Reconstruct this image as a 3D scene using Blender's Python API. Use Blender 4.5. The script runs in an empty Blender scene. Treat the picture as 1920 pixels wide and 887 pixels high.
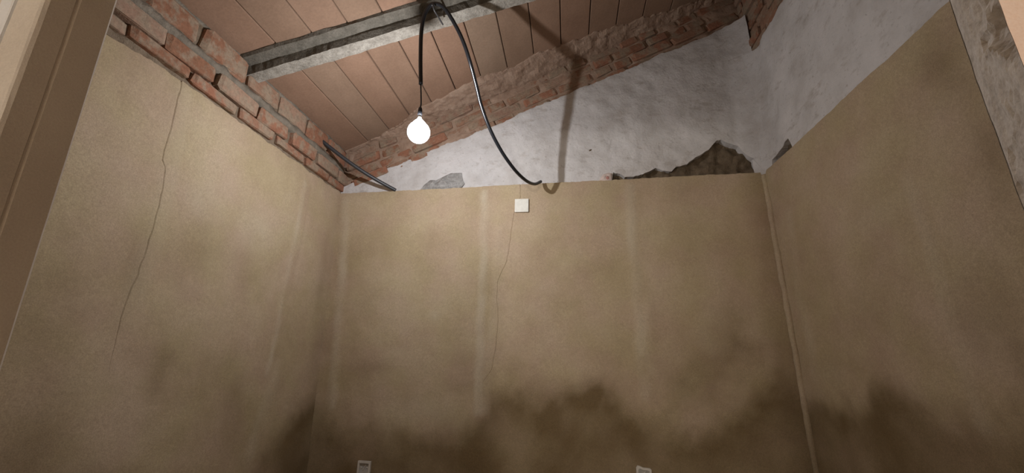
import bpy, bmesh, math, random
from mathutils import Vector, Matrix, noise
random.seed(7)
scene = bpy.context.scene
COL = scene.collection

# ------------------------------------------------------------------ camera
ZC = 1.45                                    # eye height above the floor
F_PX, PITCH, YAW = 783.3, 0.27421, 0.12923
cam_d = bpy.data.cameras.new('camera')
cam_d.sensor_fit = 'HORIZONTAL'; cam_d.sensor_width = 36.0
cam_d.lens = F_PX / 1920.0 * 36.0
cam_d.clip_start = 0.02
cam = bpy.data.objects.new('camera', cam_d); COL.objects.link(cam)
FWD = Vector((-math.sin(YAW) * math.cos(PITCH), math.cos(YAW) * math.cos(PITCH), math.sin(PITCH)))
RGT = Vector((math.cos(YAW), math.sin(YAW), 0.0))
UPV = RGT.cross(FWD)
cam.matrix_world = Matrix(((RGT.x, UPV.x, -FWD.x, 0), (RGT.y, UPV.y, -FWD.y, 0), (RGT.z, UPV.z, -FWD.z, ZC), (0, 0, 0, 1)))
scene.camera = cam

# ------------------------------------------------------------------ world, exposure, lamps
w = bpy.data.worlds.new('world'); scene.world = w; w.use_nodes = True
w.node_tree.nodes['Background'].inputs[0].default_value = (0.02, 0.02, 0.022, 1)
w.node_tree.nodes['Background'].inputs[1].default_value = 0.2
scene.cycles.max_bounces = 8; scene.cycles.diffuse_bounces = 6; scene.cycles.caustics_reflective = False; scene.cycles.caustics_refractive = False
vs = scene.view_settings
vs.view_transform = 'Standard'; vs.look = 'None'; vs.gamma = 1.0; vs.exposure = 0.0; vs.use_curve_mapping = False
BULB_POWER, BULB_COLOR = 33.0, (0.97, 0.97, 1.0)
HALL_FILL_POWER, HALL_FILL_COLOR = 215.0, (1.0, 0.94, 0.86)  # unseen hall lamp: lights the doorway edges, placed to fill the back wall

# ------------------------------------------------------------------ measures of the room (metres)
XL, XR, D = -1.4288, 1.1434, 2.3619          # faces of the new render on left, right and back wall
YF, YO = 0.395, 0.325                        # inner and outer face of the thin partition the doorway is in
DX0, DX1, DZ = -0.60, 0.394, 2.50            # doorway
ZT = ZC + 1.0                                # top of the new render
SL = 0.386
def zceil(x): return ZC + 1.305 + SL * (x - XL)

def ray(px, py):
    return RGT * ((px - 960.0) / F_PX) - UPV * ((py - 443.5) / F_PX) + FWD
def on_y(px, py, Y):
    d = ray(px, py); p = d * (Y / d.y); p.z += ZC; return p
def on_x(px, py, X):
    d = ray(px, py); p = d * (X / d.x); p.z += ZC; return p

# ------------------------------------------------------------------ materials
def new_mat(name):
    m = bpy.data.materials.new(name); m.use_nodes = True
    nt = m.node_tree; b = nt.nodes['Principled BSDF']
    b.inputs['Specular IOR Level'].default_value = 0.2
    return m, nt, b
def nd(nt, t, **kw):
    n = nt.nodes.new(t)
    for k, v in kw.items():
        if k in n.inputs: n.inputs[k].default_value = v
        else: setattr(n, k, v)
    return n
def coord(nt, kind='Object'):
    return nd(nt, 'ShaderNodeTexCoord').outputs[kind]
def noise_n(nt, vec, scale, detail=4, rough=0.55, stretch=None):
    if stretch:
        mp = nd(nt, 'ShaderNodeMapping'); mp.inputs['Scale'].default_value = stretch
        nt.links.new(vec, mp.inputs['Vector']); vec = mp.outputs['Vector']
    n = nd(nt, 'ShaderNodeTexNoise', Scale=scale, Detail=detail, Roughness=rough)
    nt.links.new(vec, n.inputs['Vector']); return n.outputs['Fac']
def ramp(nt, fac, stops):
    r = nd(nt, 'ShaderNodeValToRGB'); e = r.color_ramp.elements
    while len(e) > 1: e.remove(e[-1])
    e[0].position, e[0].color = stops[0][0], (*stops[0][1], 1)
    for p, c in stops[1:]:
        k = e.new(p); k.color = (*c, 1)
    nt.links.new(fac, r.inputs['Fac']); return r.outputs['Color']
def mix(nt, fac, a, b, mode='MIX'):
    n = nd(nt, 'ShaderNodeMix', data_type='RGBA', blend_type=mode)
    for s, v in ((0, fac), (6, a), (7, b)):
        if hasattr(v, 'links') or isinstance(v, bpy.types.NodeSocket): nt.links.new(v, n.inputs[s])
        else: n.inputs[s].default_value = v if s == 0 else (*v, 1)
    return n.outputs[2]
def bump(nt, b, h, strength, dist):
    n = nd(nt, 'ShaderNodeBump', Strength=strength, Distance=dist)
    nt.links.new(h, n.inputs['Height']); nt.links.new(n.outputs['Normal'], b.inputs['Normal'])
def add(nt, a, b, ka=1.0, kb=1.0):
    m1 = nd(nt, 'ShaderNodeMath', operation='MULTIPLY'); nt.links.new(a, m1.inputs[0]); m1.inputs[1].default_value = ka
    m2 = nd(nt, 'ShaderNodeMath', operation='MULTIPLY_ADD'); nt.links.new(b, m2.inputs[0]); m2.inputs[1].default_value = kb
    nt.links.new(m1.outputs[0], m2.inputs[2]); return m2.outputs[0]

def mat_cement():
    m, nt, b = new_mat('new_cement_render')
    v = coord(nt)
    big = noise_n(nt, v, 2.6, 5, 0.6)
    base = ramp(nt, big, [(0.32, (0.345, 0.268, 0.172)), (0.5, (0.43, 0.342, 0.232)), (0.68, (0.495, 0.406, 0.29))])
    hue = noise_n(nt, v, 5.0, 3, 0.5)
    base = mix(nt, 0.35, base, ramp(nt, hue, [(0.35, (0.40, 0.325, 0.175)), (0.65, (0.43, 0.30, 0.225))]))
    at = nd(nt, 'ShaderNodeAttribute', attribute_name='damp')
    base = mix(nt, at.outputs['Fac'], base, (0.150, 0.102, 0.048))
    al = nd(nt, 'ShaderNodeAttribute', attribute_name='pale')
    base = mix(nt, al.outputs['Fac'], base, (0.52, 0.45, 0.34))
    grain = noise_n(nt, v, 260, 2, 0.7)
    base = mix(nt, 0.55, base, ramp(nt, grain, [(0.3, (0.36, 0.36, 0.36)), (0.5, (0.5, 0.5, 0.5)), (0.7, (0.64, 0.64, 0.64))]), 'OVERLAY')
    g2 = noise_n(nt, v, 75, 4, 0.75)
    base = mix(nt, 0.34, base, ramp(nt, g2, [(0.3, (0.38, 0.38, 0.38)), (0.5, (0.5, 0.5, 0.5)), (0.7, (0.62, 0.62, 0.62))]), 'OVERLAY')
    nt.links.new(base, b.inputs['Base Color']); b.inputs['Roughness'].default_value = 0.9
    bump(nt, b, add(nt, grain, noise_n(nt, v, 28, 4, 0.6), 0.25, 1.0), 0.35, 0.004)
    return m
def mat_plaster():
    m, nt, b = new_mat('old_white_plaster')
    v = coord(nt)
    c = ramp(nt, noise_n(nt, v, 5, 6, 0.62), [(0.3, (0.50, 0.475, 0.455)), (0.5, (0.60, 0.585, 0.575)), (0.72, (0.67, 0.65, 0.645))])
    st = noise_n(nt, v, 9, 6, 0.7, (1, 1, 2.0))
    c = mix(nt, ramp(nt, st, [(0.56, (0, 0, 0)), (0.72, (0.6, 0.6, 0.6))]), c, (0.33, 0.285, 0.245))
    fl = noise_n(nt, v, 60, 3, 0.6)
    c = mix(nt, ramp(nt, fl, [(0.62, (0, 0, 0)), (0.72, (0.45, 0.45, 0.45))]), c, (0.30, 0.265, 0.24))
    nt.links.new(c, b.inputs['Base Color']); b.inputs['Roughness'].default_value = 0.85
    bump(nt, b, add(nt, noise_n(nt, v, 70, 4, 0.7), noise_n(nt, v, 16, 5, 0.6), 0.6, 1.0), 0.8, 0.007)
    return m
def mat_mortar(name, c0, c1, scale=14, strength=1.0):
    m, nt, b = new_mat(name); v = coord(nt)
    c = ramp(nt, noise_n(nt, v, scale, 6, 0.65), [(0.32, c0), (0.68, c1)])
    nt.links.new(c, b.inputs['Base Color']); b.inputs['Roughness'].default_value = 0.95
    bump(nt, b, noise_n(nt, v, scale * 3, 5, 0.7), strength, 0.012)
    return m
def mat_brick():
    m, nt, b = new_mat('old_red_brick'); v = nd(nt, 'ShaderNodeNewGeometry').outputs['Position']
    rnd = nd(nt, 'ShaderNodeObjectInfo').outputs['Random']
    base = ramp(nt, rnd, [(0.0, (0.25, 0.125, 0.075)), (0.3, (0.31, 0.145, 0.09)), (0.55, (0.28, 0.165, 0.11)), (0.8, (0.34, 0.225, 0.16)), (1.0, (0.26, 0.16, 0.115))])
    sh = nd(nt, 'ShaderNodeVectorMath', operation='ADD'); nt.links.new(v, sh.inputs[0]); nt.links.new(rnd, sh.inputs[1])
    sc = nd(nt, 'ShaderNodeVectorMath', operation='SCALE'); nt.links.new(sh.outputs[0], sc.inputs[0]); sc.inputs['Scale'].default_value = 9.0
    n1 = noise_n(nt, sc.outputs[0], 1.4, 5, 0.65)
    c = mix(nt, ramp(nt, n1, [(0.46, (0, 0, 0)), (0.58, (0.9, 0.9, 0.9))]), base, (0.30, 0.23, 0.165))
    n2 = noise_n(nt, sc.outputs[0], 7, 4, 0.7)
    c = mix(nt, 0.6, c, ramp(nt, n2, [(0.3, (0.33, 0.33, 0.33)), (0.7, (0.66, 0.66, 0.66))]), 'OVERLAY')
    nt.links.new(c, b.inputs['Base Color']); b.inputs['Roughness'].default_value = 0.92
    bump(nt, b, n2, 0.7, 0.006)
    return m
def mat_board():
    m, nt, b = new_mat('terracotta_board'); v = coord(nt)
    rnd = nd(nt, 'ShaderNodeObjectInfo').outputs['Random']
    base = ramp(nt, rnd, [(0.0, (0.240, 0.158, 0.108)), (0.5, (0.268, 0.165, 0.112)), (1.0, (0.255, 0.178, 0.125))])
    n1 = noise_n(nt, v, 7, 5, 0.6, (1, 0.6, 1))
    c = mix(nt, 0.45, base, ramp(nt, n1, [(0.3, (0.37, 0.35, 0.33)), (0.7, (0.60, 0.60, 0.60))]), 'OVERLAY')
    n2 = noise_n(nt, v, 90, 3, 0.7)
    c = mix(nt, 0.3, c, ramp(nt, n2, [(0.3, (0.35, 0.35, 0.35)), (0.7, (0.65, 0.65, 0.65))]), 'OVERLAY')
    nt.links.new(c, b.inputs['Base Color']); b.inputs['Roughness'].default_value = 0.9
    bump(nt, b, n2, 0.25, 0.003)
    return m
def mat_concrete(name, c0, c1, c2, sc=22, bd=0.010):
    m, nt, b = new_mat(name); v = coord(nt)
    n1 = noise_n(nt, v, sc, 6, 0.7)
    c = ramp(nt, n1, [(0.28, c0), (0.5, c1), (0.7, c2)])
    n2 = noise_n(nt, v, sc * 5, 4, 0.7)
    c = mix(nt, 0.5, c, ramp(nt, n2, [(0.3, (0.3, 0.3, 0.3)), (0.7, (0.68, 0.68, 0.68))]), 'OVERLAY')
    nt.links.new(c, b.inputs['Base Color']); b.inputs['Roughness'].default_value = 0.95
    bump(nt, b, add(nt, n1, n2, 1.0, 0.4), 0.9, bd)
    return m
def mat_paint(name, c0, c1, scale=6, rough=0.8, bs=0.2):
    m, nt, b = new_mat(name); v = coord(nt)
    c = ramp(nt, noise_n(nt, v, scale, 5, 0.6), [(0.3, c0), (0.7, c1)])
    g = noise_n(nt, v, 420, 2, 0.7)
    c = mix(nt, 0.3, c, ramp(nt, g, [(0.3, (0.38, 0.38, 0.38)), (0.7, (0.62, 0.62, 0.62))]), 'OVERLAY')
    nt.links.new(c, b.inputs['Base Color']); b.inputs['Roughness'].default_value = rough
    bump(nt, b, g, bs, 0.002)
    return m
def mat_plain(name, c, rough=0.4, spec=0.5):
    m, nt, b = new_mat(name)
    n = noise_n(nt, coord(nt), 40, 3, 0.6)
    col = ramp(nt, n, [(0.3, tuple(k * 0.9 for k in c)), (0.7, tuple(min(1, k * 1.06) for k in c))])
    nt.links.new(col, b.inputs['Base Color'])
    b.inputs['Roughness'].default_value = rough; b.inputs['Specular IOR Level'].default_value = spec
    return m
def mat_globe():
    m = bpy.data.materials.new('lit_bulb_glass'); m.use_nodes = True; nt = m.node_tree
    nt.nodes.remove(nt.nodes['Principled BSDF'])
    e = nd(nt, 'ShaderNodeEmission'); e.inputs['Color'].default_value = (*BULB_COLOR, 1); e.inputs['Strength'].default_value = 9.0
    t = nd(nt, 'ShaderNodeBsdfTransparent'); mx = nd(nt, 'ShaderNodeMixShader'); mx.inputs[0].default_value = 0.3
    nt.links.new(t.outputs[0], mx.inputs[1]); nt.links.new(e.outputs[0], mx.inputs[2])
    nt.links.new(mx.outputs[0], nt.nodes['Material Output'].inputs['Surface'])
    return m

M = dict(
    cement=mat_cement(), plaster=mat_plaster(), brick=mat_brick(), board=mat_board(),
    masonry=mat_mortar('brown_masonry', (0.10, 0.075, 0.048), (0.20, 0.150, 0.100)),
    joint=mat_mortar('wall_mortar', (0.17, 0.125, 0.085), (0.30, 0.235, 0.17)),
    bed=mat_mortar('grey_mortar_bed', (0.16, 0.138, 0.108), (0.28, 0.24, 0.19), 18, 0.8),
    smear=mat_mortar('brown_mortar_smear', (0.28, 0.185, 0.13), (0.42, 0.305, 0.23), 12, 0.6),
    dark=mat_plain('dark_roof_void', (0.03, 0.022, 0.016), 0.95, 0.1),
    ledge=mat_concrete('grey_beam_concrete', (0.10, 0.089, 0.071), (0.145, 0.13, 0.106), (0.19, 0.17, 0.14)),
    rib=mat_concrete('pale_beam_concrete', (0.17, 0.152, 0.125), (0.30, 0.275, 0.235), (0.42, 0.39, 0.34)),
    patch=mat_concrete('grey_cement_patch', (0.20, 0.19, 0.18), (0.34, 0.33, 0.315), (0.45, 0.44, 0.425)),
    jamb=mat_paint('brown_grey_jamb', (0.52, 0.44, 0.36), (0.61, 0.53, 0.44), 5),
    hall=mat_paint('beige_hall_wall', (0.50, 0.43, 0.355), (0.60, 0.53, 0.45), 4),
    hallwhite=mat_paint('grey_white_hall_paint', (0.60, 0.585, 0.57), (0.68, 0.665, 0.65), 4),
    peach=mat_paint('peach_hall_paint', (0.74, 0.56, 0.46), (0.80, 0.63, 0.53), 6),
    jambrough=mat_concrete('rough_white_jamb', (0.42, 0.375, 0.325), (0.57, 0.52, 0.465), (0.66, 0.61, 0.555), 45, 0.0022),
    floor=mat_concrete('dusty_concrete_floor', (0.24, 0.215, 0.185), (0.31, 0.28, 0.24), (0.37, 0.34, 0.30)),
    black=mat_plain('black_plastic_tube', (0.012, 0.013, 0.016), 0.28, 0.5),
    greytube=mat_plain('dark_grey_tube', (0.035, 0.036, 0.04), 0.4, 0.5),
    white=mat_plain('white_plastic', (0.74, 0.73, 0.66), 0.45, 0.4),
    offwhite=mat_plain('dusty_white_plastic', (0.60, 0.56, 0.50), 0.55, 0.4),
    greyplastic=mat_plain('grey_plastic', (0.42, 0.40, 0.37), 0.55, 0.4),
    wire=mat_plain('dark_iron_wire', (0.05, 0.048, 0.05), 0.5, 0.5),
    steel=mat_plain('bulb_cap_metal', (0.5, 0.5, 0.48), 0.35, 0.6),
    pink=mat_plain('pinkish_tile_shard', (0.60, 0.50, 0.455), 0.7, 0.2),
    red=mat_plain('reddish_spot', (0.42, 0.21, 0.18), 0.7, 0.2),
    globe=mat_globe(),
)

# ------------------------------------------------------------------ mesh helpers
def link(name, verts, faces, mat, parent=None, smooth=False, mats=None, fmat=None):
    me = bpy.data.meshes.new(name); me.from_pydata([tuple(v) for v in verts], [], faces)
    me.materials.append(mat)
    for k in (mats or []): me.materials.append(k)
    if fmat: me.polygons.foreach_set('material_index', fmat)
    if smooth: me.polygons.foreach_set('use_smooth', [True] * len(me.polygons))
    me.update()
    o = bpy.data.objects.new(name, me); COL.objects.link(o)
    if parent: o.parent = parent
    return o
BOXF = [(0, 3, 2, 1), (4, 5, 6, 7), (0, 1, 5, 4), (1, 2, 6, 5), (2, 3, 7, 6), (3, 0, 4, 7)]
def box_pts(x0, x1, y0, y1, z0, z1):
    return [(x0, y0, z0), (x1, y0, z0), (x1, y1, z0), (x0, y1, z0), (x0, y0, z1), (x1, y0, z1), (x1, y1, z1), (x0, y1, z1)]
def bevel_box(name, sx, sy, sz, mat, parent, loc, bev=0.003, seg=2, rot=(0, 0, 0)):
    bm = bmesh.new(); bmesh.ops.create_cube(bm, size=1.0)
    bmesh.ops.scale(bm, vec=(sx, sy, sz), verts=bm.verts)
    bmesh.ops.bevel(bm, geom=bm.edges[:], offset=bev, segments=seg, affect='EDGES')
    me = bpy.data.meshes.new(name); bm.to_mesh(me); bm.free(); me.materials.append(mat)
    o = bpy.data.objects.new(name, me); COL.objects.link(o); o.parent = parent
    o.location = loc; o.rotation_euler = rot; return o
def structure(o):
    o['kind'] = 'structure'; return o
def thing(name, label, cat, loc=(0, 0, 0), group=None):
    o = bpy.data.objects.new(name, None); COL.objects.link(o); o.location = loc
    o.empty_display_size = 0.05
    o['label'] = label; o['category'] = cat
    if group: o['group'] = group
    return o
def tag(o, label, cat, group=None):
    o['label'] = label; o['category'] = cat
    if group: o['group'] = group
    return o
def fbm(x, y, z=0.0, oct=4):
    return noise.fractal(Vector((x, y, z)), 1.0, 2.0, oct, noise_basis='PERLIN_ORIGINAL')
def interp(x, pts):
    if x <= pts[0][0]: return pts[0][1]
    for (a, va), (b, vb) in zip(pts, pts[1:]):
        if x <= b: return va + (vb - va) * (x - a) / max(b - a, 1e-9)
    return pts[-1][1]
def smooth_pts(pts, sub=8):
    pts = [Vector(p) for p in pts]; out = []
    for i in range(len(pts) - 1):
        p0 = pts[max(i - 1, 0)]; p1 = pts[i]; p2 = pts[i + 1]; p3 = pts[min(i + 2, len(pts) - 1)]
        for k in range(sub):
            t = k / sub
            out.append(0.5 * ((2 * p1) + (p2 - p0) * t + (2 * p0 - 5 * p1 + 4 * p2 - p3) * t * t + (3 * p1 - p0 - 3 * p2 + p3) * t ** 3))
    out.append(pts[-1]); return out
def tube(name, pts, rad, mat, parent=None, n=12, rfun=None):
    verts, faces = [], []
    T0 = (pts[1] - pts[0]).normalized()
    N = T0.orthogonal().normalized()
    for i, p in enumerate(pts):
        T = (pts[min(i + 1, len(pts) - 1)] - pts[max(i - 1, 0)]).normalized()
        N = (N - T * N.dot(T)).normalized(); Bn = T.cross(N)
        r = rad * (rfun(i) if rfun else 1.0)
        for k in range(n):
            a = 2 * math.pi * k / n
            verts.append(p + N * math.cos(a) * r + Bn * math.sin(a) * r)
    for i in range(len(pts) - 1):
        for k in range(n):
            faces.append((i * n + k, i * n + (k + 1) % n, (i + 1) * n + (k + 1) % n, (i + 1) * n + k))
    faces.append(tuple(range(n - 1, -1, -1))); faces.append(tuple(range((len(pts) - 1) * n, len(pts) * n)))
    return link(name, verts, faces, mat, parent, smooth=True)
def lathe(name, prof, mat, parent, loc, n=28):
    verts, faces = [], []
    for r, z in prof:
        for k in range(n):
            a = 2 * math.pi * k / n; verts.append((r * math.cos(a), r * math.sin(a), z))
    for i in range(len(prof) - 1):
        for k in range(n):
            faces.append((i * n + k, i * n + (k + 1) % n, (i + 1) * n + (k + 1) % n, (i + 1) * n + k))
    o = link(name, verts, faces, mat, parent, smooth=True); o.location = loc; return o

# mapping of wall coordinates (u along the wall, d out into the room, z up)
MAPS = dict(back=lambda u, d, z: (u, D - d, z), left=lambda u, d, z: (XL + d, u, z), right=lambda u, d, z: (XR - d, u, z))
def wall_uv(side, px, py):
    if side == 'back': p = on_y(px, py, D); return p.x, p.z
    p = on_x(px, py, XL if side == 'left' else XR); return p.y, p.z

def coat(name, side, parent, mat, u0, u1, nu, zb, zt, nv, relief, thick, crack=None, attrs=None, lip=0.004):
    """A coat on a wall: a relief grid with a rim that goes back to the masonry. crack = ([(z, u)], width, depth)"""
    mp = MAPS[side]; us = [u0 + (u1 - u0) * i / nu for i in range(nu + 1)]
    ck = None
    if crack:
        cp = sorted(crack[0]); um = sum(c[1] for c in cp) / len(cp)
        ck = min(range(2, nu - 1), key=lambda i: abs(us[i] - um))
    verts, A = [], {k: [] for k in (attrs or {})}
    for j in range(nv + 1):
        t = j / nv
        for i in range(nu + 1):
            u = us[i]; b, tp = zb(u), zt(u); z = b + (tp - b) * t; d = relief(u, z)
            if ck is not None:
                zz = min(max(z, cp[0][0]), cp[-1][0]); c = interp(zz, cp)
                f = min(max((z - cp[0][0] + 0.02) / 0.25, 0.0), 1.0)
                c += 0.004 * fbm(z * 22, 3.1)
                sh = c - us[ck]; u = us[i] + sh * max(0.0, 1 - abs(us[i] - us[ck]) / 0.5)
                wdt = crack[1] * (0.3 + 0.7 * f) if f > 0 else 0.0008
                if i == ck - 2: u = c - wdt / 2 - 0.003
                elif i == ck + 2: u = c + wdt / 2 + 0.003
                elif i == ck - 1: u = c - wdt / 2
                elif i == ck + 1: u = c + wdt / 2
                elif i == ck: u = c
                d = relief(u, z)
                if i == ck: d -= crack[2] * f
            if j == nv: d -= lip
            verts.append(mp(u, d, z))
            for k, fn in (attrs or {}).items(): A[k].append(fn(u, z))
    w_ = nu + 1; faces = []
    for j in range(nv):
        for i in range(nu):
            q = (j * w_ + i, j * w_ + i + 1, (j + 1) * w_ + i + 1, (j + 1) * w_ + i)
            faces.append(q if side != 'left' else q[::-1])
    nf = len(faces)
    ring = [i for i in range(w_)] + [j * w_ + nu for j in range(1, nv + 1)] + [nv * w_ + i for i in range(nu - 1, -1, -1)] + [j * w_ for j in range(nv - 1, 0, -1)]
    base = len(verts); n = len(ring)
    for r in ring:
        verts.append(verts[r])
        for k in A: A[k].append(A[k][r])
    for r in ring:
        x, y, z = verts[r]
        if side == 'back': y = D + thick
        elif side == 'left': x = XL - thick
        else: x = XR + thick
        verts.append((x, y, z))
        for k in A: A[k].append(A[k][r])
    for k in range(n):
        faces.append((base + k, base + n + k, base + n + (k + 1) % n, base + (k + 1) % n))
    o = link(name, verts, faces, mat, parent)
    o.data.polygons.foreach_set('use_smooth', [True] * nf + [False] * (len(faces) - nf))
    for k in A:
        at = o.data.attributes.new(k, 'FLOAT', 'POINT'); at.data.foreach_set('value', A[k])
    return o

# ------------------------------------------------------------------ the shell
floor = structure(link('floor', box_pts(-1.9, 1.6, -4.9, D + 0.3, -0.1, 0.0), BOXF, M['floor']))
def sloped_box(name, x0, x1, y0, y1, z0, off, mat, parent=None):
    p = box_pts(x0, x1, y0, y1, z0, z0)
    p = p[:4] + [(x, y, zceil(x) + off) for x, y, z in p[4:]]
    return link(name, p, BOXF, mat, parent)
def rough_face(name, side, parent, mat, u0, u1, nu, z0, zt, nv, dep, amp, frq):
    """uneven masonry face: d = -dep + noise"""
    mp = MAPS[side]; verts, faces = [], []
    for j in range(nv + 1):
        for i in range(nu + 1):
            u = u0 + (u1 - u0) * i / nu; zz = z0(u) if callable(z0) else z0; z = zz + (zt(u) - zz) * j / nv
            verts.append(mp(u, -dep + amp * fbm(u * frq, z * frq, 5.0, 5), z))
    for j in range(nv):
        for i in range(nu):
            q = (j * (nu + 1) + i, j * (nu + 1) + i + 1, (j + 1) * (nu + 1) + i + 1, (j + 1) * (nu + 1) + i)
            faces.append(q if side != 'left' else q[::-1])
    return link(name, verts, faces, mat, parent, smooth=True)

wall_left = structure(sloped_box('wall_left', XL - 0.30, XL - 0.035, YO, D + 0.30, 0, 0.10, M['joint']))
wall_back = structure(sloped_box('wall_back', XL - 0.035, XR + 0.30, D + 0.095, D + 0.30, 0, 0.10, M['masonry']))
wall_right = structure(sloped_box('wall_right', XR + 0.09, XR + 0.30, YO, D + 0.095, 0, 0.10, M['masonry']))

# ---- stains, bands and painted bulb brightness on the fresh render, measured on each wall
def poly(side, pts): return [wall_uv(side, *p) for p in pts]
def seg_dist(u, z, pl):
    best = 9.0
    for (a, b), (c, d) in zip(pl, pl[1:]):
        du, dz = c - a, d - b; t = max(0, min(1, ((u - a) * du + (z - b) * dz) / (du * du + dz * dz + 1e-9)))
        best = min(best, math.hypot(u - a - t * du, z - b - t * dz))
    return best
def make_attr(side, contour, soft, streaks, spots, seed):
    ct = sorted(poly(side, contour)); st = [(poly(side, p), wd, am) for p, wd, am in streaks]
    sp = [(*wall_uv(side, cx, cy), ru, rz, am) for cx, cy, ru, rz, am in spots]
    def damp(u, z):
        h = interp(u, ct) + 0.045 * fbm(u * 5, z * 5, seed) + 0.03 * fbm(u * 19, z * 19, seed)
        v = (h - z) / soft + 0.5; v = max(0.0, min(1.0, v)); v = v * v * (3 - 2 * v)
        v *= 0.74 + 0.30 * fbm(u * 4, z * 4, seed + 9)
        for cu, cz, ru, rz, am in sp:
            if am > 0:
                q = ((u - cu) / ru) ** 2 + ((z - cz) / rz) ** 2
                if q < 6: v += am * math.exp(-q) * (1 + 0.6 * fbm(u * 11, z * 11, seed + 4))
        return max(0.0, min(0.95, v))
    def pale(u, z):
        v = 0.0
        for pl, wd, am in st:
            dd = seg_dist(u + 0.012 * fbm(z * 6, u * 3, seed), z, pl)
            v += am * max(0.0, 1 - (dd / wd) ** 2) * (0.75 + 0.8 * fbm(u * 9, z * 5, seed + 2))
        for cu, cz, ru, rz, am in sp:
            if am < 0:
                q = ((u - cu) / ru) ** 2 + ((z - cz) / rz) ** 2
                if q < 6: v += -am * math.exp(-q) * (1 + 0.7 * fbm(u * 9, z * 9, seed + 6))
        return max(0.0, min(0.8, v))
    def band(u, z):
        v = 0.0
        for pl, wd, am in st:
            v += 0.0035 * (1 if am > 0 else -1) * math.exp(-(seg_dist(u, z, pl) / (wd * 0.8)) ** 2)
        return v
    return damp, pale, band

dB, pB, bB = make_attr('back',
    [(575, 775), (620, 792), (700, 806), (800, 812), (885, 806), (903, 770), (915, 745), (950, 735), (1000, 742), (1060, 738), (1110, 728), (1160, 748), (1210, 790), (1300, 810), (1370, 790), (1420, 745), (1470, 715), (1530, 715)], 0.20,
    [([(910, 362), (907, 480), (900, 600), (896, 770)], 0.032, 0.60), ([(935, 430), (925, 600), (910, 720)], 0.03, 0.22), ([(650, 380), (640, 520), (622, 760)], 0.038, 0.60),
     ([(1180, 350), (1192, 520), (1210, 740)], 0.040, 0.42), ([(1215, 560), (1222, 700)], 0.03, 0.15), ([(1255, 350), (1330, 480), (1340, 640)], 0.10, 0.10)],
    [(1110, 745, 0.16, 0.08, 0.5), (700, 690, 0.12, 0.05, 0.22), (860, 725, 0.10, 0.03, 0.25), (1400, 650, 0.22, 0.22, 0.42), (1300, 720, 0.2, 0.15, 0.3), (960, 690, 0.05, 0.08, 0.25), (680, 560, 0.14, 0.08, 0.12),
     (815, 590, 0.035, 0.03, -0.35), (740, 660, 0.05, 0.04, -0.15), (780, 770, 0.30, 0.07, -0.30), (700, 520, 0.1, 0.05, -0.12)], 1.7)
dL, pL, bL = make_attr('left',
    [(0, 905), (130, 890), (250, 930), (400, 960), (470, 900), (500, 850), (545, 790), (585, 750), (600, 735)], 0.2,
    [([(572, 345), (555, 440), (530, 560), (500, 700)], 0.022, 0.45), ([(585, 350), (570, 440), (545, 560)], 0.012, -0.05), ([(345, 170), (318, 320), (280, 480), (240, 600)], 0.05, 0.22), ([(520, 690), (470, 850)], 0.05, 0.30), ([(590, 840), (580, 900)], 0.03, 0.5)],
    [(300, 690, 0.04, 0.12, 0.3), (120, 620, 0.05, 0.12, 0.22), (255, 500, 0.025, 0.10, 0.25), (60, 830, 0.1, 0.12, 0.35), (440, 760, 0.06, 0.15, 0.22), (600, 560, 0.05, 0.3, 0.25), (390, 470, 0.12, 0.06, 0.10),
     (480, 430, 0.10, 0.10, -0.35), (380, 380, 0.08, 0.08, -0.25), (180, 250, 0.05, 0.1, -0.1)], 4.2)  # pale spots here paint the bulb's brightness into the wall colour
dR, pR, bR = make_attr('right',
    [(1480, 740), (1530, 752), (1570, 768), (1620, 748), (1690, 735), (1740, 760), (1790, 800), (1850, 790), (1920, 800)], 0.16,
    [([(1700, 330), (1745, 480), (1795, 640), (1850, 800)], 0.035, 0.28), ([(1730, 360), (1770, 500)], 0.02, -0.05), ([(1480, 400), (1500, 560), (1530, 700)], 0.05, 0.20)],
    [(1760, 130, 0.08, 0.12, 0.45), (1860, 300, 0.05, 0.15, 0.35), (1900, 640, 0.06, 0.2, 0.3), (1620, 590, 0.15, 0.12, 0.12), (1820, 600, 0.06, 0.12, 0.25),
     (1640, 400, 0.14, 0.06, -0.18), (1560, 700, 0.08, 0.06, -0.20), (1500, 350, 0.08, 0.05, -0.15)], 8.8)

crackL = sorted((z, u) for u, z in poly('left', [(342, 150), (320, 235), (302, 302), (309, 318), (297, 380), (270, 480), (245, 545), (228, 590), (208, 680)]))
crackB = sorted((z, u) for u, z in poly('back', [(976, 350), (977, 372), (964, 400), (956, 460), (950, 492), (934, 525), (932, 560), (935, 600), (930, 650), (922, 695), (905, 716)]))
def topedge(seed, amp=0.006):
    return lambda u: ZT + amp * fbm(u * 9, seed) + 0.5 * amp * fbm(u * 40, seed)
def flat_relief(band, seed):
    return lambda u, z: 0.006 * fbm(u * 2.2, z * 1.6, seed) + 0.0018 * fbm(u * 14, z * 14, seed) + band(u, z)
zero = lambda u: 0.002
def topB(u):
    z = ZT + 0.004 * fbm(u * 9, 2.0) + 0.003 * fbm(u * 40, 2.0)
    return z
def topL(u):                                     # a chipped edge under the bricks
    return ZT + 0.008 + 0.012 * fbm(u * 8, 6.0) + 0.006 * fbm(u * 33, 6.0) - 0.020 * math.exp(-((u - 0.93) / 0.10) ** 2)
coat('render_coat', 'left', wall_left, M['cement'], YF, D + 0.02, 150, zero, topL, 118, flat_relief(bL, 1.0), 0.035, (crackL, 0.0045, 0.012), dict(damp=dL, pale=pL))
coat('render_coat', 'back', wall_back, M['cement'], XL - 0.02, XR + 0.02, 176, zero, topB, 118, flat_relief(bB, 2.0), 0.05, (crackB, 0.0048, 0.014), dict(damp=dB, pale=pB))
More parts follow.
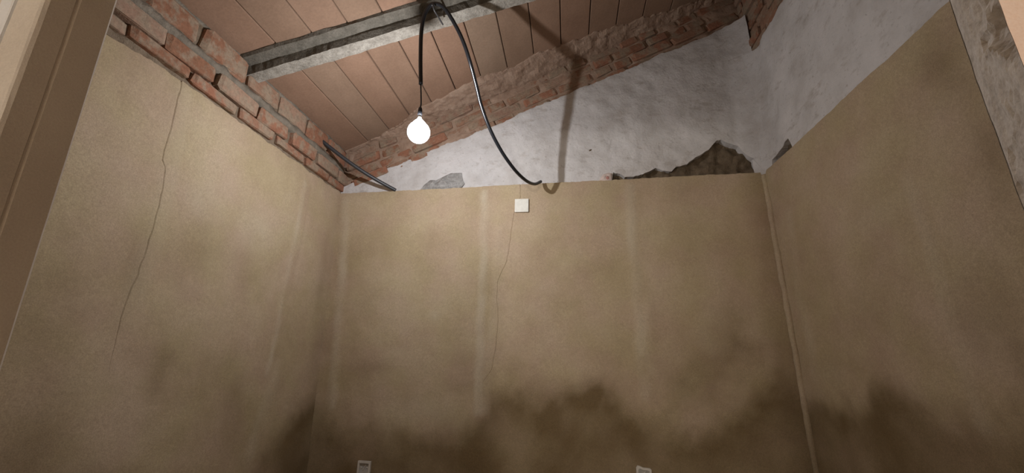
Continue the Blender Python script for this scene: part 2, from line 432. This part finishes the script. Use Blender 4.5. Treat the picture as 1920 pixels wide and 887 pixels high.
coat('render_coat', 'right', wall_right, M['cement'], YF, D + 0.02, 150, zero, topedge(7.0, 0.004), 118, flat_relief(bR, 3.0), 0.05, None, dict(damp=dR, pale=pR))

# ---- old white plaster above the render (stands back behind it)
hole = [(1118, 352), (1147, 345), (1149, 324), (1162, 326), (1172, 332), (1189, 332), (1203, 328), (1217, 322), (1230, 315), (1245, 321), (1260, 321), (1266, 313), (1285, 309), (1303, 296), (1314, 290), (1330, 280), (1341, 265), (1351, 262), (1362, 268), (1385, 275), (1391, 284), (1401, 293), (1412, 300), (1414, 311), (1420, 313), (1422, 320), (1436, 330)]
holeB = sorted((p.x, p.z) for p in (on_y(a, b, D + 0.03) for a, b in hole))
def plB_bot(u):
    if u < holeB[0][0] or u > holeB[-1][0] - 0.003: return ZT - 0.05
    return interp(u, holeB) + 0.006 * fbm(u * 60, 1.0)
def plB_top(u):
    return zceil(u) - 0.245 + 0.020 * fbm(u * 5.5, 11.0) + 0.008 * fbm(u * 28, 12.0) - 0.02 * math.exp(-((u + 0.43) / 0.12) ** 2)
def plB_rel(u, z):
    c = 0.05 * max(0.0, (u - (XR - 0.12)) / 0.12) ** 2
    return -0.03 + 0.010 * fbm(u * 3.2, z * 3.2, 20) + 0.0045 * fbm(u * 14, z * 14, 21, 5) + c
coat('plaster_coat', 'back', wall_back, M['plaster'], XL - 0.02, XR + 0.03, 200, plB_bot, plB_top, 70, plB_rel, 0.095, lip=0.002)
holeR = sorted((p.y, p.z) for p in (on_x(a, b, XR + 0.02) for a, b in [(1449, 312), (1447, 300), (1464, 277), (1477, 259), (1485, 263), (1486, 276)]))
def plR_bot(u):
    if u < holeR[0][0] or u > holeR[-1][0]: return ZT - 0.05
    return interp(u, holeR) + 0.004 * fbm(u * 60, 3.0)
def plR_top(u):
    return ZC + 1.752 + 0.016 * fbm(u * 7, 14.0) + 0.008 * fbm(u * 30, 15.0) + 0.04 * max(0, (u - 2.27) / 0.1)
def plR_rel(u, z):
    c = 0.05 * max(0.0, (u - (D - 0.10)) / 0.12) ** 2
    return -0.022 + 0.014 * fbm(u * 3.0, z * 2.0, 30) + 0.006 * fbm(u * 13, z * 8, 31, 5) + c
coat('plaster_coat', 'right', wall_right, M['plaster'], YF, D + 0.03, 170, plR_bot, plR_top, 70, plR_rel, 0.09, lip=0.002)
# rough brown masonry laid bare where the plaster has come away
rough_face('bare_masonry', 'back', wall_back, M['masonry'], 0.15, XR + 0.06, 90, ZT - 0.06, lambda u: ZT + 0.32, 34, 0.062, 0.035, 13)
rough_face('bare_masonry', 'right', wall_right, M['masonry'], 1.9, D + 0.06, 40, ZT - 0.06, lambda u: ZT + 0.2, 20, 0.065, 0.025, 14)
rough_face('bare_masonry', 'back', wall_back, M['joint'], XL - 0.03, XR + 0.05, 140, lambda u: max(ZT - 0.02, zceil(u) - 0.34), lambda u: zceil(u) + 0.03, 40, 0.052, 0.016, 9).data.materials[0] = M['smear']
rough_face('mortar_face', 'left', wall_left, M['joint'], YF, D + 0.02, 190, ZT - 0.01, lambda u: zceil(XL) + 0.02, 40, 0.008, 0.008, 11)

# ---- bricks
def brick_mesh(k):
    rnd = random.Random(k); bm = bmesh.new(); bmesh.ops.create_cube(bm, size=1.0)
    for v in bm.verts: v.co += Vector((rnd.uniform(-.03, .03), rnd.uniform(-.03, .03), rnd.uniform(-.06, .06)))
    bmesh.ops.bevel(bm, geom=[e for e in bm.edges], offset=0.07, segments=1, affect='EDGES')
    for v in bm.verts: v.co += Vector((rnd.uniform(-.025, .025), rnd.uniform(-.025, .025), rnd.uniform(-.05, .05)))
    me = bpy.data.meshes.new('brick'); bm.to_mesh(me); bm.free(); me.materials.append(M['brick']); return me
BM = [brick_mesh(k) for k in range(8)]
def brick(parent, loc, size, rot=(0, 0, 0)):
    o = bpy.data.objects.new('brick', random.choice(BM)); COL.objects.link(o); o.parent = parent
    o.location = loc; o.scale = size
    o.rotation_euler = tuple(r + random.uniform(-0.02, 0.02) for r in rot); return o
# left wall: three courses under the ceiling, the lowest overhanging the render
for z0, z1, proud, lens, start in ((1.018, 1.066, 0.013, (0.22, 0.24), 0.50), (1.072, 1.146, 0.020, (0.20, 0.23), 0.42), (1.186, 1.290, 0.010, (0.19, 0.23), 0.55)):
    yy = start
    while yy < D + 0.02:
        ln = random.uniform(*lens); dep = 0.11; pr = proud + random.uniform(-0.007, 0.006)
        brick(wall_left, (XL + pr - dep / 2, yy + ln / 2, ZC + (z0 + z1) / 2 + random.uniform(-.003, .003)), (dep, ln, z1 - z0))
        yy += ln + random.uniform(0.012, 0.03)
rough = []
def lumpy_strip(name, parent, mat, y0, y1, n, sect, seed, amp):
    """strip along y; sect = outline of (x, z) points"""
    verts, faces = [], []; m = len(sect)
    for i in range(n + 1):
        y = y0 + (y1 - y0) * i / n
        for k, (x, z) in enumerate(sect):
            verts.append((x + amp * fbm(y * 12, k * 3.3, seed), y, z + amp * 0.7 * fbm(y * 15, k * 5.1, seed + 3)))
    for i in range(n):
        for k in range(m - 1):
            faces.append((i * m + k, (i + 1) * m + k, (i + 1) * m + k + 1, i * m + k + 1))
    return link(name, verts, faces, mat, parent, smooth=True)
def zc(v): return ZC + v
lumpy_strip('mortar_bed', wall_left, M['bed'], YF, D, 150, [(XL - 0.05, zc(1.135)), (XL + 0.014, zc(1.142)), (XL + 0.016, zc(1.165)), (XL + 0.006, zc(1.186)), (XL - 0.05, zc(1.195))], 2.0, 0.012)
lumpy_strip('mortar_bed', wall_left, M['bed'], YF, D, 150, [(XL - 0.05, zc(1.280)), (XL - 0.006, zc(1.288)), (XL + 0.002, zc(1.303)), (XL - 0.05, zc(1.32))], 5.0, 0.008)
# back wall: courses that follow the slope of the ceiling
ang = math.atan(SL)
for c in range(4):
    s = -0.02 + random.uniform(-0.1, 0)
    while s < (XR - XL) / math.cos(ang):
        ln = random.choice((0.115, 0.125, 0.225, 0.24)) + random.uniform(-.01, .01)
        sm = s + ln / 2; off = 0.036 + c * 0.066
        x = XL + sm * math.cos(ang) + off * math.sin(ang); z = zceil(XL) + sm * math.sin(ang) - off * math.cos(ang)
        pr = random.choice((-0.052, -0.046, -0.042, -0.036, -0.028))
        if XL + 0.03 < x < XR + 0.02:
            brick(wall_back, (x, D - pr + 0.045, z), (ln, 0.09, 0.052), (0, -ang + random.uniform(-.03, .03), 0))
        s += ln + random.uniform(0.012, 0.022)
# right wall: bare brick above the plaster
for c in range(8):
    yy = 1.35 - (c % 2) * 0.12
    while yy < D + 0.02:
        ln = random.choice((0.12, 0.235)) + random.uniform(-.01, .01)
        brick(wall_right, (XR + 0.095 - random.uniform(0, 0.03), yy + ln / 2, ZC + 1.77 + c * 0.066), (0.09, ln, 0.053))
        yy += ln + 0.014
# corner bead of mortar between back and right wall
pts = [Vector((XR - 0.004 + 0.006 * fbm(z * 0.05, 1), D - 0.006 + 0.006 * fbm(z * 0.06, 2), z * 0.01)) for z in range(1, int((ZT - 0.01) * 100))]
cb = tube('corner_bead', pts, 0.017, M['cement'], wall_right, 10, lambda i: 1.0 + 0.28 * fbm(i * 0.07, 4.0))
for k, v in (('damp', lambda z: 0.70 * max(0.0, min(1.0, (ZC - 0.15 - z) / 0.35))), ('pale', lambda z: 0.12)):
    at = cb.data.attributes.new(k, 'FLOAT', 'POINT'); at.data.foreach_set('value', [v(p.co.z) for p in cb.data.vertices])
# grey cement patch and shard above the render
def lump(name, parent, mat, pix, yb, depth, seed):
    pts = [on_y(a, b, yb) for a, b in pix]; c = sum(pts, Vector()) / len(pts)
    verts, faces = [], []; n = len(pts); R = 5
    for r in range(R + 1):
        t = r / R
        for p in pts:
            q = c.lerp(p, t); q.y = yb - depth * (1 - t ** 3) * (0.75 + 0.9 * fbm(q.x * 30, q.z * 30, seed)); verts.append(q)
    for p in pts: verts.append(Vector((p.x, yb + 0.03, p.z)))
    for r in range(R + 1):
        for k in range(n): faces.append((r * n + k, r * n + (k + 1) % n, (r + 1) * n + (k + 1) % n, (r + 1) * n + k))
    return link(name, verts, faces, mat, parent)
lump('cement_patch', wall_back, M['patch'], [(788, 356), (795, 347), (806, 338), (816, 339), (828, 333), (836, 329), (845, 325), (866, 324), (868, 338), (871, 344), (866, 350), (850, 358), (815, 360)], D + 0.022, 0.022, 3.0)
lump('plaster_shard', wall_back, M['pink'], [(1122, 341), (1126, 334), (1131, 327), (1140, 324), (1147, 325), (1147, 340), (1135, 344)], D + 0.022, 0.008, 6.0)
lump('reddish_spot', wall_back, M['red'], [(1136, 332), (1139, 330), (1142, 331), (1142, 336), (1138, 337), (1136, 335)], D + 0.016, 0.004, 9.0)

# ------------------------------------------------------------------ doorway partition
wf = []
def front_box(x0, x1, z0, slope=True):
    return box_pts(x0, x1, YO, YF, z0, z0)
p1 = box_pts(XL - 0.30, DX0 - 0.045, YO, YF, 0, 0); p2 = box_pts(0.46, XR + 0.30, YO, YF, 0, 0); p3 = box_pts(DX0 - 0.045, 0.46, YO, YF, DZ, DZ)
V, Fc = [], []
for p in (p1, p2, p3):
    b = len(V); V += p[:4] + [(x, y, zceil(x) + 0.10) for x, y, z in p[4:]]; Fc += [tuple(b + k for k in q) for q in BOXF]
wall_front = structure(link('wall_front', V, Fc, M['hall']))
def prism(name, outline, z0, z1, nz, mats, parent, wob=0.0, edge_mat=None, seed=0.0):
    n = len(outline); verts, faces, fm = [], [], []
    for j in range(nz + 1):
        z = z0 + (z1 - z0) * j / nz
        for k, (x, y) in enumerate(outline):
            verts.append((x + wob * fbm(z * 5, k * 2.0, seed) + wob * .4 * fbm(z * 40, k * 1.3, seed), y + wob * 0.6 * fbm(z * 5, k * 2.0, seed + 5), z))
    for j in range(nz):
        for k in range(n):
            faces.append((j * n + k, j * n + (k + 1) % n, (j + 1) * n + (k + 1) % n, (j + 1) * n + k)); fm.append(edge_mat(k) if edge_mat else 0)
    faces += [tuple(range(n - 1, -1, -1)), tuple(range(nz * n, nz * n + n))]; fm += [0, 0]
    o = link(name, verts, faces, mats[0], parent, mats=mats[1:], fmat=fm); return o
x = DX0
gl = 0.3550                                          # groove in the reveal
left_out = [(x - 0.045, YF), (x - 0.004, YF), (x, YF - 0.004), (x, gl + 0.0022), (x - 0.0025, gl + 0.0009), (x - 0.0025, gl - 0.0009), (x - 0.0008, gl - 0.0022), (x - 0.0008, YO + 0.006), (x - 0.0022, YO + 0.0022), (x - 0.0045, YO + 0.0006), (x - 0.008, YO),
            (x - 0.0385, YO), (x - 0.0395, YO + 0.0035), (x - 0.0425, YO + 0.0035), (x - 0.0435, YO), (x - 0.06, YO - 0.001), (x - 0.06, YO + 0.01), (x - 0.045, YO + 0.01)]
prism('door_reveal', left_out, 0.0, DZ, 120, [M['jamb'], M['hall'], M['hallwhite']], wall_front, 0.0006, lambda k: 1 if 8 <= k <= 11 else (2 if 12 <= k <= 15 else 0), 1.0)
# right side of the doorway: broken rough edge in old white plaster, peach paint outside
nU, nZ = 24, 520; verts, faces, fm = [], [], []
for j in range(nZ + 1):
    z = DZ * j / nZ
    for i in range(nU + 1):
        t = i / nU; X = DX1 + (0.3585 - DX1) * t; Y = YF + (YO - YF) * t
        e = math.sin(math.pi * t) ** 0.6 if 0 < t < 1 else 0.0
        pit = max(0.0, fbm(z * 11 + 3.3, t * 1.6, 2.2) - 0.10) * 0.030 + 0.010 * math.exp(-((z - 1.775) / 0.012) ** 2 - ((t - 0.72) / 0.2) ** 2)
        X += e * (0.004 * fbm(z * 12, t * 2.5, 8.0) + 0.0035 * fbm(z * 40, t * 6, 8.5)) + pit * e + 0.0015 * fbm(z * 14, 4.4)
        verts.append((X, Y, z))
w_ = nU + 1
for j in range(nZ):
    for i in range(nU): faces.append((j * w_ + i, (j + 1) * w_ + i, (j + 1) * w_ + i + 1, j * w_ + i + 1)); fm.append(0)
b = len(verts)
for j in range(nZ + 1):
    z = DZ * j / nZ; e = verts[j * w_ + nU]
    verts += [(e[0] - 0.0002, YO - 0.0005, z), (0.465, YO - 0.001, z), (0.465, YF + 0.001, z), (verts[j * w_][0], YF + 0.001, z)]
for j in range(nZ):
    a, c = b + j * 4, b + (j + 1) * 4
    faces += [(a, c, c + 1, a + 1), (a + 2, c + 2, c + 3, a + 3)]; fm += [1, 0]
link('door_reveal', verts, faces, M['jambrough'], wall_front, smooth=False, mats=[M['peach']], fmat=fm)

# ------------------------------------------------------------------ ceiling
ceiling = structure(link('ceiling', [(x, y, zceil(x) + o) for o in (0.045, 0.12) for x, y in ((XL - 0.3, YO), (XR + 0.3, YO), (XR + 0.3, D + 0.3), (XL - 0.3, D + 0.3))], BOXF, M['dark']))
jx = [-1.46, -1.275, -1.122, -0.966, -0.810, -0.648, -0.482, -0.317, -0.148, 0.022, 0.197, 0.371, 0.544, 0.730, 0.918, 1.075, 1.23]
def board(x0, x1, y0, y1):
    g = random.uniform(0.0018, 0.0032); c = 0.003; dz = random.uniform(-0.002, 0.002); tl = random.uniform(-0.0015, 0.0015)
    sec = [(x0 + g, 0.042), (x1 - g, 0.042), (x1 - g, c), (x1 - g - c, 0.0), (x0 + g + c, 0.0), (x0 + g, c)]
    v = []
    for y, k in ((y0, -1), (y1, 1)):
        for sx, o in sec: v.append((sx, y, zceil(sx) + o + dz + tl * k))
    f = [(0, 1, 2, 3, 4, 5), (11, 10, 9, 8, 7, 6)] + [(k, k + 6, (k + 1) % 6 + 6, (k + 1) % 6) for k in range(6)]
    link('ceiling_board', v, f, M['board'], ceiling)
def nearB(x): return 1.425 + 0.128 * (x - XL)
def ribN(x): return 1.482 + 0.138 * (x - XL)
def ribF(x): return 1.556 + 0.145 * (x - XL)
for x0, x1 in zip(jx, jx[1:]):
    ym = nearB((x0 + x1) / 2) + 0.055
    board(x0, x1, YF + 0.005, ym - 0.003); board(x0, x1, ym + 0.003, D + 0.09)
# mortar smeared over the board ends along the back wall, with a ragged lip
def smear_y(x):
    return D - 0.15 - 0.035 * fbm(x * 5, 40.0) - 0.015 * fbm(x * 23, 41.0) + 0.20 * max(0.0, (x - 0.1) / 1.0) * 0.75 + 0.20 * max(0.0, (-0.70 - x) / 0.7)
n, R = 220, 12; verts, faces = [], []
for i in range(n + 1):
    x = XL + (XR + 0.05 - XL) * i / n; s = min(smear_y(x), D + 0.0)
    for r in range(R + 1):
        t = r / R; y = s + (D + 0.07 - s) * t
        th = -0.004 if r == 0 else (0.006 + 0.022 * t + 0.012 * fbm(x * 11, y * 11, 44) + 0.006 * fbm(x * 35, y * 35, 45))
        if r == 1: th = 0.009 + 0.005 * fbm(x * 20, 46)
        if r == 1: y = s + 0.004
        verts.append((x, y, zceil(x) - max(th, -0.004)))
for i in range(n):
    for r in range(R): faces.append((i * (R + 1) + r, i * (R + 1) + r + 1, (i + 1) * (R + 1) + r + 1, (i + 1) * (R + 1) + r))
link('mortar_smear', verts, faces, M['smear'], ceiling)

# ------------------------------------------------------------------ beam
beam = thing('concrete_beam', 'rough grey concrete beam crossing the sloping terracotta ceiling', 'beam', (XL, 1.52, zceil(XL)))
def beam_part(name, yn, yf, o0, o1, mat, amp, n=170, seed=0.0):
    verts, faces = [], []
    for i in range(n + 1):
        x = XL - 0.03 + (XR + 0.11 - XL) * i / n
        sec = [(yn(x), o0), (yn(x), o0 + (o1 - o0) * .5), (yn(x) + 0.005, o1)] + [(yn(x) + (yf(x) - yn(x)) * t, o1) for t in (.2, .4, .6, .8)] + [(yf(x) - 0.006, o1), (yf(x), o0 + (o1 - o0) * .6), (yf(x), o0)]
        for k, (y, o) in enumerate(sec):
            a = amp if 0 < k < len(sec) - 1 else amp * 0.3
            verts.append((x - beam.location.x, y + a * fbm(x * 9, k * 1.7, seed) + a * .5 * fbm(x * 40, k * 2.9, seed) - beam.location.y, zceil(x) - o + a * 0.8 * fbm(x * 14, k * 1.9, seed + 7) + a * .4 * fbm(x * 60, k, seed + 9) - beam.location.z))
    m = 10
    for i in range(n):
        for k in range(m - 1): faces.append((i * m + k, (i + 1) * m + k, (i + 1) * m + k + 1, i * m + k + 1))
    faces += [tuple(range(m)), tuple(range(n * m + m - 1, n * m - 1, -1))]
    fm = [1 if (i % 9) < 2 else 0 for i in range(n * 9)] + [0, 0]  # near faces, turned from the bulb, take darker concrete to deepen their shade
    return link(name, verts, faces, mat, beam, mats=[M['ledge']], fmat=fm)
beam_part('flange', nearB, lambda x: ribF(x) - 0.01, -0.01, 0.018, M['ledge'], 0.004, seed=1.0)
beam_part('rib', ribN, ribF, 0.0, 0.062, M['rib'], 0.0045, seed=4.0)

# ------------------------------------------------------------------ bare bulb
BC = on_y(785, 248, 1.58)                             # centre of the bulb
lamp = thing('bare_bulb', 'glowing bare light bulb hanging from the ceiling beam on black tube', 'light bulb', BC)
r = 0.050
prof = [(0.0005, -r)] + [(r * math.sin(a), -r * math.cos(a)) for a in [math.pi * k / 18 for k in range(1, 15)]] + [(0.024, 0.050), (0.013, 0.062), (0.0082, 0.070), (0.0075, 0.074)]
lathe('bulb_globe', prof, M['globe'], lamp, (0, 0, 0))
lathe('bulb_cap', [(0.0074, 0.072), (0.0078, 0.075), (0.0070, 0.077), (0.0078, 0.080), (0.0070, 0.083), (0.0078, 0.086), (0.006, 0.092), (0.0, 0.093)], M['steel'], lamp, (0, 0, 0))
lathe('bulb_holder', [(0.0, 0.128), (0.004, 0.128), (0.007, 0.122), (0.0095, 0.114), (0.0098, 0.086), (0.0090, 0.085), (0.0090, 0.088)], M['black'], lamp, (0, 0, 0))
CT = on_y(789, 158, 1.57)
tube('wire', smooth_pts([Vector((0, 0, 0.125)), Vector((0.002, 0, 0.15)), CT - BC - Vector((0, 0, 0.002))], 6), 0.0035, M['greytube'], lamp, 8)
ld = bpy.data.lights.new('bulb_light', 'POINT'); ld.energy = BULB_POWER; ld.color = BULB_COLOR; ld.shadow_soft_size = 0.007
lo = bpy.data.objects.new('bulb_light', ld); COL.objects.link(lo); lo.parent = lamp; lo.location = (0, 0, -0.004)

# ------------------------------------------------------------------ tubes
path = [(789, 158, 1.570), (788.5, 110, 1.566), (790, 60, 1.553), (796, 28, 1.535), (806, 11, 1.522), (818, 7.5, 1.520), (832, 14, 1.530), (848, 37, 1.560), (866, 72, 1.605), (880, 112, 1.665), (893, 160, 1.76), (903, 200, 1.83), (920, 245, 1.905), (940, 283, 1.98), (960, 312, 2.05), (975, 329, 2.115), (990, 341, 2.185), (1003, 345, 2.27), (1014, 340.5, 2.335)]
P = smooth_pts([on_y(*p) for p in path], 10)
cond = tube('flexible_conduit', P, 0.0093, M['black'], None, 14)
tag(cond, 'glossy black flexible tube looped over the beam, its free end near the back wall', 'conduit')
c2 = [on_x(600, 262, XL + 0.005), on_x(612, 272, XL + 0.03), None, None, None]
a0, a1 = on_x(603, 264, XL + 0.0), on_y(742, 357, D + 0.008)
mid = [a0.lerp(a1, t) + Vector((0, 0, -0.02 * math.sin(math.pi * t))) for t in (0, .15, .35, .55, .75, 0.9, 1.0)]
mid = [on_x(596, 258, XL - 0.03)] + mid 
cond2 = tube('flexible_conduit', smooth_pts(mid, 6), 0.0115, M['greytube'], None, 12)
tag(cond2, 'short dark grey tube spanning the left back corner from bricks to render top', 'conduit')
# iron hook on the beam that carries the loop
hp = on_y(815, 14, 1.520)
hk = tube('iron_hook', smooth_pts([Vector((hp.x + 0.012, ribN(hp.x) + 0.012, hp.z - 0.012)), Vector((hp.x + 0.004, hp.y + 0.02, hp.z - 0.020)), Vector((hp.x, hp.y - 0.002, hp.z - 0.019)), Vector((hp.x - 0.002, hp.y - 0.014, hp.z - 0.008)), Vector((hp.x - 0.002, hp.y - 0.017, hp.z + 0.006))], 6), 0.004, M['wire'], None, 8)
tag(hk, 'small dark iron hook under the beam carrying the black tube loop', 'hook')

# ------------------------------------------------------------------ fittings on the back wall
def plate_at(px, py): return on_y(px, py, D)
q = plate_at(978.5, 386.5)
jb = thing('junction_box', 'square white junction box cover high on the back wall over the crack', 'junction box', (q.x, D, q.z))
bevel_box('cover', 0.083, 0.006, 0.083, M['white'], jb, (0, -0.011, 0), 0.0015, 2, (0, math.radians(1.2), 0))
bevel_box('box_rim', 0.070, 0.010, 0.070, M['greyplastic'], jb, (0, -0.004, 0), 0.001, 1)
def socket(px, py, label, tilt, chipped):
    q = plate_at(px, py)
    t = thing('wall_socket', label, 'socket', (q.x, D, q.z), 'electrical boxes low on the back wall')
    s = 0.036; verts, faces = [], []
    out = [(-s, -s), (s, -s), (s, s), (-s, s)]
    if chipped: out = [(-s, -s), (s, -s), (s, s - 0.009), (s - 0.006, s - 0.005), (-s * 0.05, s - 0.004), (-s * 0.4, s + 0.001), (-s * 0.8, s + 0.004), (-s, s - 0.006)]
    k = 0.72; n = len(out)
    inn = [(a * k, b * k) for a, b in out]
    for ring, y in ((out, 0.0), (out, -0.012), (inn, -0.012), (inn, -0.004)): verts += [(a, y, b) for a, b in ring]
    for rr in range(3):
        for j in range(n): faces.append((rr * n + j, rr * n + (j + 1) % n, (rr + 1) * n + (j + 1) % n, (rr + 1) * n + j))
    o = link('frame', verts, faces, M['offwhite'], t); o.rotation_euler = (0, tilt, 0)
    p = link('panel', [(a, -0.0045, b) for a, b in inn] + [(a, -0.001, b) for a, b in inn], [tuple(range(n))] + [(j, (j + 1) % n, n + (j + 1) % n, n + j) for j in range(n)], M['greyplastic'], t); p.rotation_euler = (0, tilt, 0)
    for sx in (-1, 1):
        c = lathe('screw', [(0.0, 0.002), (0.003, 0.0015), (0.0035, -0.001)], M['offwhite'], t, (sx * 0.016, -0.0045, 0.004), 10); c.rotation_euler = (math.pi / 2, 0, 0)
    bevel_box('insert_bar', 0.004, 0.004, 0.030, M['offwhite'], t, (0.002, -0.006, 0.006), 0.001, 1, (0, math.radians(28), 0))
    return t
socket(683.5, 877 + 1, 'off-white wall socket at the damp foot of the back wall, left one', 0.03, False)
socket(1207, 890, 'chipped off-white wall box at the damp foot of the back wall, right one', 0.04, True)

# ------------------------------------------------------------------ hall behind the camera, with an unseen lamp added as fill
HZ = 2.75
structure(link('wall_hall_left', box_pts(-1.78, -1.70, -4.8, YO, 0, HZ), BOXF, M['hall']))
structure(link('wall_hall_right', box_pts(1.45, 1.53, -4.8, YO, 0, HZ), BOXF, M['hall']))
structure(link('wall_hall_back', box_pts(-1.78, 1.53, -4.88, -4.8, 0, HZ), BOXF, M['hall']))
structure(link('ceiling_hall', box_pts(-1.78, 1.53, -4.88, YO, HZ, HZ + 0.08), BOXF, M['hallwhite']))
hl = thing('hall_fill_lamp', 'unseen white globe lamp added in the hall behind the doorway as fill light', 'fill lamp', (-1.00, -3.60, 2.08))
lathe('fill_lamp_shade', [(0.001, -0.36)] + [(0.18 * math.sin(math.pi * k / 14), -0.18 - 0.18 * math.cos(math.pi * k / 14)) for k in range(1, 14)] + [(0.02, -0.001)], M['globe'], hl, (0, 0, 0))
lathe('fill_lamp_stem', [(0.012, -0.01), (0.012, 0.60), (0.05, 0.62), (0.05, 0.67)], M['white'], hl, (0, 0, 0))
hd = bpy.data.lights.new('hall_fill_light', 'POINT'); hd.energy = HALL_FILL_POWER; hd.color = HALL_FILL_COLOR; hd.shadow_soft_size = 0.16
ho = bpy.data.objects.new('hall_fill_light', hd); COL.objects.link(ho); ho.parent = hl; ho.location = (0, 0, -0.18)
